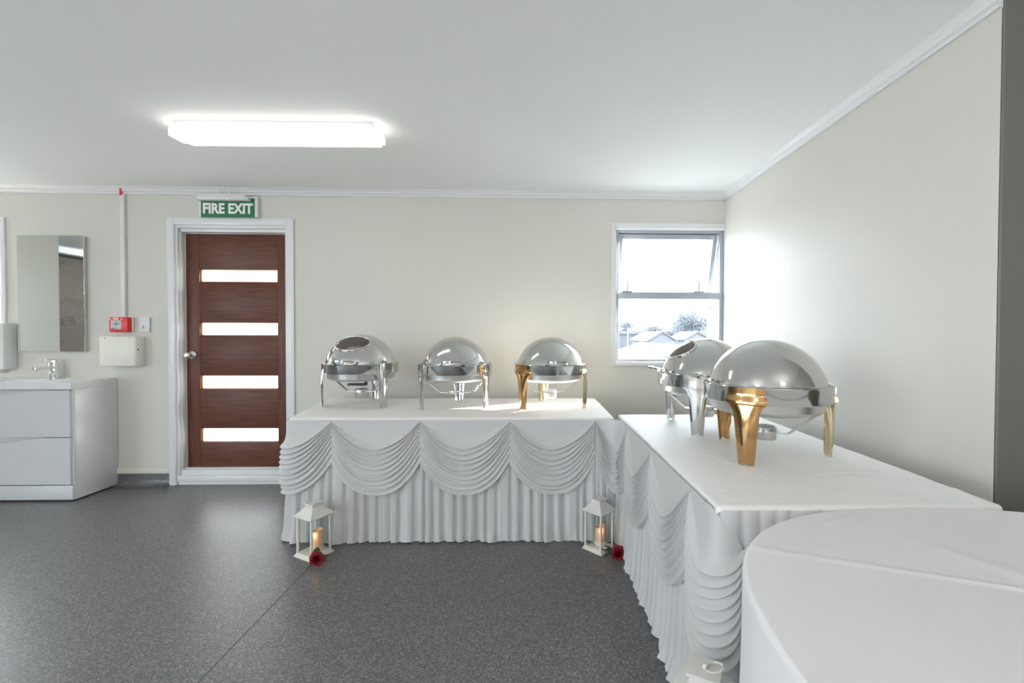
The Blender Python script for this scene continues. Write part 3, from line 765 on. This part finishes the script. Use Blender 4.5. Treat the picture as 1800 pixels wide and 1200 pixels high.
# ------------------------------------------------------------------ chafing dishes
def leg_mesh(m, parent, ang, R=0.252, collar=True):
    """a wide tapering strip leg with a collar that clasps the ring and a notched foot"""
    rows = [(0.0, .030), (0.012, .031), (0.06, .036), (0.12, .041), (0.18, .047), (0.205, .050), (0.222, .058), (0.232, .070), (0.236, .074), (0.252, .074), (0.262, .068), (0.278, .068), (0.292, .068), (0.300, .066)]
    if not collar:
        rows = [(0.0, .029), (0.012, .030), (0.06, .034), (0.12, .038), (0.18, .042), (0.205, .046), (0.220, .053), (0.230, .066), (0.236, .086), (0.240, .090), (0.262, .090), (0.278, .090), (0.292, .090), (0.301, .090)]
    nc = 12; th = 0.005
    vs, fs = [], []
    for side in (0, 1):
        for (z, w) in rows:
            for i in range(nc+1):
                s = 2*i/nc-1; x = s*w
                rr = R-0.004+0.010*min(1, z/0.25)
                bul = 0.016*(1-s*s)*min(1, max(0.0, (0.24-z)/0.10)) if z < 0.24 else 0
                lip = (0.006 if 0.234 < z < 0.256 else 0) if collar else 0
                if not collar: bul *= 0.45
                a = x/rr
                r = rr+bul*0.8+lip-(th if side else 0)
                zz = z
                if z == 0 and 4 <= i <= 8: zz = 0.010 if 5 <= i <= 7 else 0.004
                vs.append((r*cos(a), r*sin(a), zz))
    k = nc+1; n = len(rows); off = n*k
    for j in range(n-1):
        for i in range(nc):
            fs.append((j*k+i, j*k+i+1, (j+1)*k+i+1, (j+1)*k+i)); fs.append((off+j*k+i, off+(j+1)*k+i, off+(j+1)*k+i+1, off+j*k+i+1))
    for j in range(n-1):
        fs.append((j*k, (j+1)*k, off+(j+1)*k, off+j*k)); fs.append((j*k+nc, off+j*k+nc, off+(j+1)*k+nc, (j+1)*k+nc))
    for i in range(nc):
        fs.append((i, off+i, off+i+1, i+1)); q = (n-1)*k; fs.append((q+i, q+i+1, off+q+i+1, off+q+i))
    o = from_py('leg', vs, fs, m, parent, True, 45); o.rotation_euler = (0, 0, ang)
    return o

def ball(r, az, el, c=(0, 0, 0.25)):
    return (c[0]+r*cos(el)*cos(az), c[1]+r*cos(el)*sin(az), c[2]+r*sin(el))

def chafing(label, x, y, base, legm, window=False, fuel='cup', tilt=0.0, dz=0.0, handle=True, glassm=None, pan='steel', fold=None):
    t = tag(empty('chafing_dish', (x, y, ZT+0.002)), label, 'chafing dish', None)
    hz = radians(base+60)            # handle azimuth, between two legs
    # ring
    rg = lathe('ring', [(0.2455, 0.300), (0.252, 0.303), (0.2545, 0.298), (0.252, 0.292), (0.252, 0.238), (0.249, 0.234), (0.246, 0.238), (0.2455, 0.300)], M['steel'], t, 180)
    for v in rg.data.vertices:
        a = atan2(v.co.y, v.co.x); k = 1+0.0020*nz(a*9+x*5, y)+0.0012*nz(a*23, x)
        v.co.x *= k; v.co.y *= k
    for k, lm in zip(range(3), legm): leg_mesh(M[lm], t, radians(base+120*k), collar=lm != 'steel')
    # water pan
    lathe('water_pan', [(0.244, 0.285), (0.236, 0.283), (0.226, 0.235), (0.222, 0.200), (0.205, 0.184), (0.12, 0.178), (0, 0.178)], M['steelmatt'], t, 64)
    # lid: most of a half sphere
    R, cz = 0.237, 0.25
    prof = [(R*cos(e), cz+dz+R*sin(e)) for e in [radians(4+86*i/26) for i in range(27)]]
    prof[-1] = (0.0, prof[-1][1])
    ld = lathe('lid', [(R-0.004, cz+dz+0.016)]+prof, M['steel'], t, 72)
    e0 = 0.02
    # rolled bottom bead of the lid
    lathe('lid_rim', [(0.2375, 0.304), (0.2425, 0.3065), (0.2445, 0.304), (0.2425, 0.3005), (0.2375, 0.304)], M['steel'], ld, 72)
    if window:
        el0, hw, hh = radians(50), radians(29), radians(17)
        def wp(r, th, rad):
            el = el0+hh*r*sin(th); az = hz+hw*r*cos(th)/max(0.35, cos(el0+0.5*hh*r*sin(th))); return ball(rad, az, el, (0, 0, cz+dz))
        n = 40; vs = [wp(0, 0, R+0.004)]; fs = []
        for q in range(1, 7):
            for i in range(n): vs.append(wp(q/6, 2*pi*i/n, R+0.004))
        for i in range(n): fs.append((0, 1+i, 1+(i+1) % n))
        for q in range(5):
            for i in range(n): fs.append((1+q*n+i, 1+(q+1)*n+i, 1+(q+1)*n+(i+1) % n, 1+q*n+(i+1) % n))
        from_py('lid_window', vs, fs, M['dome_glass'], ld, True)
        tube('window_rim', [wp(1.04, 2*pi*i/48, R+0.003) for i in range(48)], 0.0065, M['steel'], ld, 8, True)
    # bow handle on the lid, level with the rim
    if handle:
        n = 28; vs, fs = [], []
        for i in range(n+1):
            a = -pi/2+pi*i/n
            for (rx, ry, zz) in ((0.092, 0.085, 0.006), (0.092, 0.085, -0.004), (0.070, 0.064, -0.004), (0.070, 0.064, 0.006)):
                rr = (0.232+ry*cos(a)); tt = rx*sin(a)
                vs.append((rr*cos(hz)-tt*sin(hz), rr*sin(hz)+tt*cos(hz), 0.315+zz+0.012*cos(a)))
        for i in range(n):
            for q in range(4): fs.append((i*4+q, i*4+(q+1) % 4, (i+1)*4+(q+1) % 4, (i+1)*4+q))
        fs.append((0, 1, 2, 3)); fs.append((n*4+3, n*4+2, n*4+1, n*4))
        from_py('lid_handle', vs, fs, M['steel'], t, True, 40)
    # fuel holder: flat strap arms dropping to a ring
    fa_ = hz+pi/2 if fold is None else fold
    c, s_ = cos(fa_), sin(fa_)
    def strap(sgn):
        pts = [(0.215*sgn, 0.215), (0.205*sgn, 0.185), (0.105*sgn, 0.098), (0.050*sgn, 0.096)]
        vs, fs = [], []
        for (r, z) in pts:
            for w in (-0.019, 0.019):
                for dzz in (0, 0.003): vs.append((r*c-w*s_, r*s_+w*c, z+dzz))
        for i in range(len(pts)-1):
            b0, b1 = i*4, i*4+4
            for (p, q) in ((0, 1), (1, 3), (3, 2), (2, 0)): fs.append((b0+p, b0+q, b1+q, b1+p))
        fs += [(0, 2, 3, 1), (12, 13, 15, 14)]
        from_py('holder_arm', vs, fs, M['steelmatt'], t)
    strap(1); strap(-1)
    lathe('holder_ring', [(0.047, 0.094), (0.054, 0.094), (0.054, 0.100), (0.047, 0.100), (0.047, 0.094)], M['steelmatt'], t, 36)
    if fuel:
        cup = lathe('fuel_cup', [(0, 0.060), (0.043, 0.060), (0.046, 0.064), (0.046, 0.112), (0.042, 0.115), (0.038, 0.112), (0.036, 0.092), (0, 0.092)], M['steelmatt'], t, 36)
        lathe('opening_shade', [(0, 0.1135), (0.035, 0.1135), (0.037, 0.108)], M['black'], cup, 30)  # black disc paints the darkness inside the cup's mouth
    return t

d1 = chafing('steel chafing dish with smoked lid window, first on the back table beside the door', -1.218, 3.19, 205, ('steel',)*3, window=True, dz=0.015)
box('heater_bracket', -0.085, 0.045, -0.045, -0.005, 0.140, 0.156, M['black'], d1, 0.004)['label'] = 'black bracket under the pan'
box('heater_bracket', 0.035, 0.045, -0.045, -0.005, 0.140, 0.20, M['black'], d1, 0.003)['label'] = 'black bracket under the pan'
d2 = chafing('all steel chafing dish with empty fuel ring, middle of three on the back table', -0.536, 3.113, 214, ('steel',)*3, fuel=None, fold=0.0)
ws = empty('clamp_screw', (0.155, 0.0, 0.135)); ws.parent = d2; ws.rotation_euler = (0, radians(40), 0)
tube('screw_shaft', [(0, 0, -0.035), (0, 0, 0.04)], 0.005, M['chrome'], ws); box('screw_wing', -0.003, 0.003, -0.018, 0.018, -0.040, -0.020, M['chrome'], ws, 0.002); box('screw_plate', -0.012, 0.012, -0.012, 0.012, 0.0, 0.014, M['chrome'], ws, 0.002)
chafing('chafing dish with brass legs on the back table nearest the window', 0.125, 3.125, 220, ('brass', 'palebrass', 'palebrass'), fold=0.0)
chafing('steel chafing dish with lid window and steel legs on the side table', 0.95, 2.41, 117+3, ('steel',)*3, window=True, fold=radians(-20))
chafing('large near chafing dish with brass legs and plain lid on the side table', 1.0, 1.88, 107, ('brass', 'brass', 'palebrass'), fold=radians(-62))

# ------------------------------------------------------------------ lanterns, candles, roses
def lantern(label, x, y, rz, s=1.0, h=0.29, base=0.073):
    t = tag(empty('lantern', (x, y, 0), rz), label, 'lantern', None)
    b = base*s
    def frustum(nm, w0, z0, w1, z1, m=M['lant'], extra=None):
        prof = [(w0, z0), (w1, z1)]+(extra or [])
        vs, fs = [], []
        for (w, z) in prof:
            vs += [(-w, -w, z), (w, -w, z), (w, w, z), (-w, w, z)]
        for j in range(len(prof)-1):
            for i in range(4): fs.append((j*4+i, j*4+(i+1) % 4, (j+1)*4+(i+1) % 4, (j+1)*4+i))
        fs.append((3, 2, 1, 0)); q = 4*(len(prof)-1); fs.append((q, q+1, q+2, q+3))
        return from_py(nm, vs, fs, m, t)
    ze = h*0.77
    frustum('base', b, 0.0, b, 0.006*s, extra=[(b*0.84, 0.022*s)])
    p = b*0.80
    for sx in (-1, 1):
        for sy in (-1, 1):
            box('post', sx*p-0.0055*s, sx*p+0.0055*s, sy*p-0.0055*s, sy*p+0.0055*s, 0.02*s, ze, M['lant'], t, 0.001)
    for k in range(4):
        o = box('pane', -p+0.005, p-0.005, -p-0.0008, -p+0.0008, 0.022*s, ze, M['lglass'], t); o.rotation_euler = (0, 0, k*pi/2)
    frustum('roof', b*1.0, ze, b*1.02, ze+0.005*s, extra=[(b*0.72, ze+0.028*s), (b*0.44, ze+0.052*s), (b*0.42, ze+0.060*s)])
    frustum('cap', b*0.42, ze+0.060*s, b*0.42, ze+0.064*s, extra=[(b*0.50, ze+0.066*s), (b*0.50, ze+0.074*s)])
    zt = ze+0.074*s
    tube('eyelet', [(0, 0, zt-0.002), (0, 0, zt+0.012*s)], 0.006*s, M['lant'], t)
    tube('ring_handle', [(0.020*s+0.019*s*cos(2*pi*i/28), 0.019*s*sin(2*pi*i/28), zt+0.008*s+0.006*s*cos(2*pi*i/28)) for i in range(28)], 0.0022*s, M['lant'], t, 6, True)
    return t

def candle(label, x, y, rz, s=1.0, z0=0.023):
    t = tag(empty('candle', (x, y, z0), rz), label, 'candle', None)
    n, hh, r = 36, 0.118*s, 0.032*s
    vs, fs = [], []
    lv = 12
    for j in range(lv+1):
        for i in range(n):
            a = 2*pi*i/n
            top = hh*(1-0.10*(1-cos(a-0.6))/2)+0.006*s*nz(cos(a)*2+x*9, sin(a)*2)
            vs.append((r*cos(a), r*sin(a), 0.018*s+(top-0.018*s)*j/lv))
    for rr, dz_ in ((0.82, -0.001), (0.72, -0.02), (0.0, -0.03)):
        for i in range(n):
            a = 2*pi*i/n; top = hh*(1-0.10*(1-cos(a-0.6))/2)
            vs.append((r*rr*cos(a), r*rr*sin(a), top*(1 if rr > 0.75 else 1)+dz_*s))
    for j in range(lv+3):
        for i in range(n): fs.append((j*n+i, j*n+(i+1) % n, (j+1)*n+(i+1) % n, (j+1)*n+i))
    from_py('wax', vs, fs, M['wax'], t, True, 60)
    lathe('foot', [(0, 0), (0.036*s, 0), (0.036*s, 0.016*s), (0.033*s, 0.019*s), (0, 0.019*s)], M['waxbase'], t, 32)
    fl_ = lathe('flame', [(0, 0), (0.004*s, 0.003*s), (0.0062*s, 0.010*s), (0.0045*s, 0.018*s), (0.0015*s, 0.025*s), (0, 0.028*s)], M['flame'], t, 16)
    a = radians(-90)-rz; fl_.location = (0.030*s*cos(a), 0.030*s*sin(a), hh*0.72)
    l = bpy.data.lights.new('candle_glow', 'POINT'); l.energy = 0.03; l.color = (1.0, 0.55, 0.25); l.shadow_soft_size = 0.008
    lo = bpy.data.objects.new('candle_glow', l); COL.objects.link(lo); lo.parent = t; lo.location = (0.044*s*cos(a), 0.044*s*sin(a), hh*0.80)
    return t

def rose(label, x, y, rz, tilt, s=1.0, stem=None, leaves=()):
    t = tag(empty('rose', (x, y, 0.0), rz), label, 'flower', None)
    hd = empty('bloom', (0, 0, 0.036*s)); hd.parent = t; hd.rotation_euler = (tilt, 0, 0)
    rnd = random.Random(int(x*100)+5)
    ga = 2.39996
    for k in range(20):
        f = k/19; az = k*ga; rb = (0.003+0.011*f)*s; ht = (0.040-0.010*f)*s; w = radians(75-18*f)
        lean = (0.002+0.026*f**1.5)*s
        vs, fs = [], []
        nu, nv = 8, 6
        for j in range(nv+1):
            v = j/nv
            for i in range(nu+1):
                u = 2*i/nu-1
                edge = 1-0.28*u*u*v*v
                rr = rb*(sin(pi*(0.12+0.5*v)))+0.007*s*sin(pi*v*0.85)*(0.4+f)+lean*v*v-0.002*s*abs(u)
                if v > 0.8: rr += (v-0.8)*0.035*s*f*(1+0.5*sin(u*4+k))
                a = az+u*w*(0.35+0.65*sin(pi*min(1, 0.15+0.62*v)))
                zz = ht*v*edge-0.014*s*f*f-(0.010*s*f if v > 0.8 else 0)*(v-0.8)*5*f
                vs.append((rr*cos(a), rr*sin(a), zz-0.010*s))
        for j in range(nv):
            for i in range(nu): b = j*(nu+1)+i; fs.append((b, b+1, b+nu+2, b+nu+1))
        from_py('petal', vs, fs, M['rose'], hd, True)
    for k in range(5):
        a = k*2*pi/5; p = [(0.006*s, -0.010*s), (0.022*s, -0.018*s), (0.036*s, -0.014*s)]
        vs = []
        for (r, z), w in zip(p, (0.006, 0.005, 0.0006)):
            for sg in (-1, 1): vs.append((r*cos(a)-sg*w*s*sin(a), r*sin(a)+sg*w*s*cos(a), z))
        from_py('sepal', vs, [(0, 1, 3, 2), (2, 3, 5, 4)], M['sepal'], hd, True)
    if stem: tube('stem', stem, 0.0022*s, M['leaf'], t, 6)
    for (lx, ly, lz, ang, ln, el) in leaves:
        vs, fs = [], []
        for j in range(7):
            v = j/6; w = ln*0.30*sin(pi*min(1, v*0.95+0.03))**0.9
            for i, u in enumerate((-1, 0, 1)):
                vs.append((ln*v*cos(el), w*u, ln*v*sin(el)+0.10*w*abs(u)-0.012*v*v))
        for j in range(6):
            for i in range(2): b = j*3+i; fs.append((b, b+1, b+4, b+3))
        o = from_py('leaf', vs, fs, M['leaf'], t, True); o.location = (lx, ly, lz); o.rotation_euler = (0, 0, ang)
    return t

lantern('white lantern with lit candle at the door end of the back table', -1.238, 2.535, radians(-28))
candle('lit ivory candle in the lantern at the door end', -1.222, 2.538, radians(-28), 1.0)
lantern('white lantern with lit candle in the inner corner between the tables', 0.392, 2.575, radians(-46), 0.95)
candle('lit ivory candle in the lantern between the tables', 0.400, 2.580, radians(-46), 0.95)
lantern('white lantern at the foot of the side table beside the round table', 0.447, 1.12, radians(-30), 1.1, 0.405)
rose('dark red rose on the floor leaning on the lantern at the door end', -1.165, 2.415, 0.6, radians(50), 0.85, stem=[(0, 0, 0.03), (0.03, 0.05, 0.02), (0.055, 0.12, 0.006)],
     leaves=[(0.0, 0.035, 0.03, 1.2, 0.06, 0.9), (0.03, 0.02, 0.01, 0.2, 0.045, 0.6), (0.02, 0.03, 0.01, 1.0, 0.07, 0.1)])
rose('single dark red rose lying between lantern and side table skirt', 0.480, 2.44, 0.0, radians(80), 0.9, stem=[(0, 0, 0.03), (-0.02, 0.06, 0.02), (-0.07, 0.14, 0.006)],
     leaves=[(-0.02, 0.05, 0.015, 2.3, 0.10, 0.15), (0.0, 0.045, 0.02, 0.9, 0.06, 0.5)])
o = tag(empty('greenery_sprig', (0.345, 2.585, 0.022)), 'small green sprig lying inside the lantern between the tables', 'greenery')
for k in range(7):
    vs = [(0, 0, 0.002), (0.010, 0.006, 0.008), (0.022, 0, 0.004), (0.010, -0.006, 0.008)]
    q = from_py('leaf', vs, [(0, 1, 2, 3)], M['sepal'] if k % 3 == 0 else M['leaf'], o); q.rotation_euler = (0, 0, k*0.9); q.location = (0.006*cos(k*2.1), 0.006*sin(k*2.1), 0.001*k)

# ------------------------------------------------------------------ hall behind the camera (seen in the mirror and the lids)
sc = tag(empty('patterned_screen', (-6.5, 0.9, 0)), 'brown screen with diagonal slots painted pale for light behind, seen in the mirror', 'screen')
box('panel', -0.02, 0.02, -1.1, 1.1, 0.02, 2.30, M['screen'], sc)
box('top_rail', -0.03, 0.03, -1.1, 1.1, 2.30, 2.335, M['black'], sc)
bm = bmesh.new()
for i in range(10):
    for j in range(9):
        if (i*7+j*5) % 11 in (0, 4): continue
        yc, zc = -1.0+0.22*i, 0.15+0.255*j; sg = 1 if (i+j) % 2 else -1
        for q in (-0.09, -0.045, 0.0, 0.045, 0.09):
            mt = Matrix.Translation((0.022, yc+q, zc)) @ Matrix.Rotation(sg*radians(45), 4, 'X')
            add_box(bm, -0.003, 0.003, -0.005, 0.005, -0.085, 0.085, mtx=mt)
o = from_bm('slots', bm, M['slot'], sc); o['kind'] = 'stuff'
for k, (x, y) in enumerate(((-3.2, 0.1), (-0.9, -0.2), (1.2, -0.3), (-3.4, -2.2), (-0.9, -2.4), (1.3, -2.4), (-3.4, -4.8), (-0.9, -4.8), (1.3, -4.8))):  # warm lamps reflect in the lids; bright hanging globes added as fill
    l = tag(empty('fill_pendant', (x, y, HC)), 'warm fill globe added in the hall, %s row, %s one seen from the door' % (('nearest', 'middle', 'farthest')[k//3], ('door side', 'centre', 'window side')[k % 3]), 'ceiling light', 'added hall fill lamps')
    lathe('rose_plate', [(0, -0.02), (0.05, -0.018), (0.055, 0)], M['plastic'], l, 24)
    tube('cord', [(0, 0, -0.02), (0, 0, -0.32)], 0.004, M['wire'], l, 6)
    lathe('globe', [(0, -0.43)]+[(0.055*sin(pi*q/12), -0.375-0.055*cos(pi*q/12)) for q in range(1, 12)]+[(0, -0.32)], M['spot'], l, 20)

# ------------------------------------------------------------------ outside the window
M['grass'] = mat('dry_grass', (0.17, 0.175, 0.175), 0.9, vary=(0.3, (0.13, 0.135, 0.14)))
M['roofm'] = mat('pale_metal_roof', (0.10, 0.105, 0.115), 0.6)
M['clad'] = mat('pale_cladding', (0.11, 0.118, 0.13), 0.7)
M['clad2'] = mat('white_cladding', (0.13, 0.136, 0.145), 0.7)
M['tree'] = cloth_mat('hazed_leaves', (0.22, 0.24, 0.265), 0.45, rough=0.9, sheen=0)  # outdoor haze is put into the blue-grey leaf colour
M['trunk'] = mat('bark', (0.05, 0.045, 0.045), 0.9)
GZ = -3.0
st(box('ground', -60, 160, 3.9, 260, GZ-0.2, GZ, M['grass']))
def house(label, x0, x1, y0, y1, ze, zr, mw, rest=True):
    t = tag(empty('house', ((x0+x1)/2, y0, GZ)), label, 'house')
    w, d, e, r = (x1-x0)/2, y1-y0, ze-GZ, zr-GZ
    vs = [(-w, 0, 0), (w, 0, 0), (w, 0, e), (0, 0, r), (-w, 0, e), (-w, d, 0), (w, d, 0), (w, d, e), (0, d, r), (-w, d, e)]
    from_py('walls', vs, [(0, 1, 2, 3, 4), (9, 8, 7, 6, 5), (1, 6, 7, 2), (0, 4, 9, 5)], mw, t)
    for s in (-1, 1):
        ov, th = 0.35, 0.22
        vs = []
        for yy in (-ov, d+ov):
            vs += [(0, yy, r+0.05), (s*(w+ov), yy, e-ov*(r-e)/w+0.05), (s*(w+ov), yy, e-ov*(r-e)/w+0.05+th), (0, yy, r+0.05+th)]
        from_py('roof', vs, [(0, 1, 2, 3), (7, 6, 5, 4), (0, 4, 5, 1), (1, 5, 6, 2), (2, 6, 7, 3), (3, 7, 4, 0)], M['roofm'], t)
    box('window', -0.5, 0.5, -0.06, 0.0, e-2.0, e-0.9, M['alu'], t)
    return t
house('pale gabled house with low roof, seen through the window left of the dish', 21.6, 26.6, 82, 96, 0.2, 1.7, M['clad'])
house('second pale gabled house under the large tree outside', 29.0, 34.0, 84, 94, 0.3, 1.75, M['clad'])
house('near wide low roofed shed below the window', 6.2, 13.5, 27, 40, -0.9, 0.35, M['clad2'])
lb = tag(empty('long_building', (28, 110, GZ)), 'long flat white building across the view outside', 'building')
box('wall', -14, 26, 0, 12, 0, 4.4, M['clad2'], lb); box('roof', -14.3, 26.3, -0.4, 12.4, 4.4, 5.2, M['roofm'], lb)
for k in range(14): box('cladding_rib', -6+k*0.7, -5.8+k*0.7, -0.15, 0, 0.3, 4.3, M['clad'], lb)
fe = tag(empty('paling_fence', (24.2, 80, GZ)), 'short pale paling fence between the two houses outside', 'fence')
for k in range(9): box('paling', k*0.36, k*0.36+0.2, 0, 0.05, 0, 3.1+0.05*(k % 2), M['clad2'], fe)
po = tag(empty('utility_pole', (9.9, 46.0, GZ)), 'thin pale pole standing in the yard outside', 'pole')
tube('shaft', [(0, 0, 0), (0, 0, 4.9)], [0.09, 0.06], M['clad2'], po); box('crossarm', -0.5, 0.5, -0.05, 0.05, 4.5, 4.6, M['clad2'], po)
nw = tag(empty('neighbour_wall', (3.23, 8.0, GZ)), 'plain white end wall of the next building outside', 'wall')
box('panel', 0, 0.9, 0, 0.15, 0, 4.75, M['clad2'], nw); box('capping', -0.03, 0.93, -0.03, 0.18, 4.75, 4.83, M['roofm'], nw)
def tree(label, x, y, top, w, seed, nleaf=1400, leaf=0.5, zb=None, group=None):
    t = tag(empty('tree', (x, y, GZ)), label, 'tree', group)
    H = top-GZ; rnd = random.Random(seed)
    tube('trunk', [(0, 0, 0), (0.1, 0, H*0.35), (-0.1, 0.1, H*0.7)], [0.05*w, 0.04*w, 0.015*w], M['trunk'], t)
    lobes = [(rnd.uniform(-.32, .32)*w, rnd.uniform(-.25, .25)*w, H*rnd.uniform(.38, .84), w*rnd.uniform(.16, .27)) for _ in range(12)]
    vs, fs = [], []
    for k in range(nleaf):
        c = rnd.choice(lobes); d = Vector((rnd.gauss(0, 1), rnd.gauss(0, 1), rnd.gauss(0, .8))).normalized()*c[3]*rnd.uniform(.55, 1.05)
        p = Vector(c[:3])+d
        if p.z > H: p.z = H-rnd.uniform(0, .1)*H
        a = Vector((rnd.gauss(0, 1), rnd.gauss(0, 1), rnd.gauss(0, 1))).normalized(); b = a.cross(Vector((rnd.gauss(0, 1), rnd.gauss(0, 1), rnd.gauss(0, 1)))).normalized()
        s = leaf*rnd.uniform(.6, 1.2); q = len(vs)
        vs += [p-a*s, p+b*s*.5, p+a*s, p-b*s*.5]; fs.append((q, q+1, q+2, q+3))
    from_py('crown', vs, fs, M['tree'], t)
    return t
tree('largest spreading tree outside behind the second house', 36.6, 101.5, 7.9, 11.5, 3, 11000, 0.24)
for k, (x, y, top, w) in enumerate(((21, 133, 5.2, 7), (29, 134, 6.0, 7), (37, 133, 5.2, 7), (45, 134, 6.2, 7), (53, 133, 5.6, 7))):
    tree(('first', 'second', 'third', 'fourth', 'fifth')[k]+' from the left in the row of distant trees behind the long white building', x, y, top, w, 20+k, 1500, 0.36, group='distant row of trees')
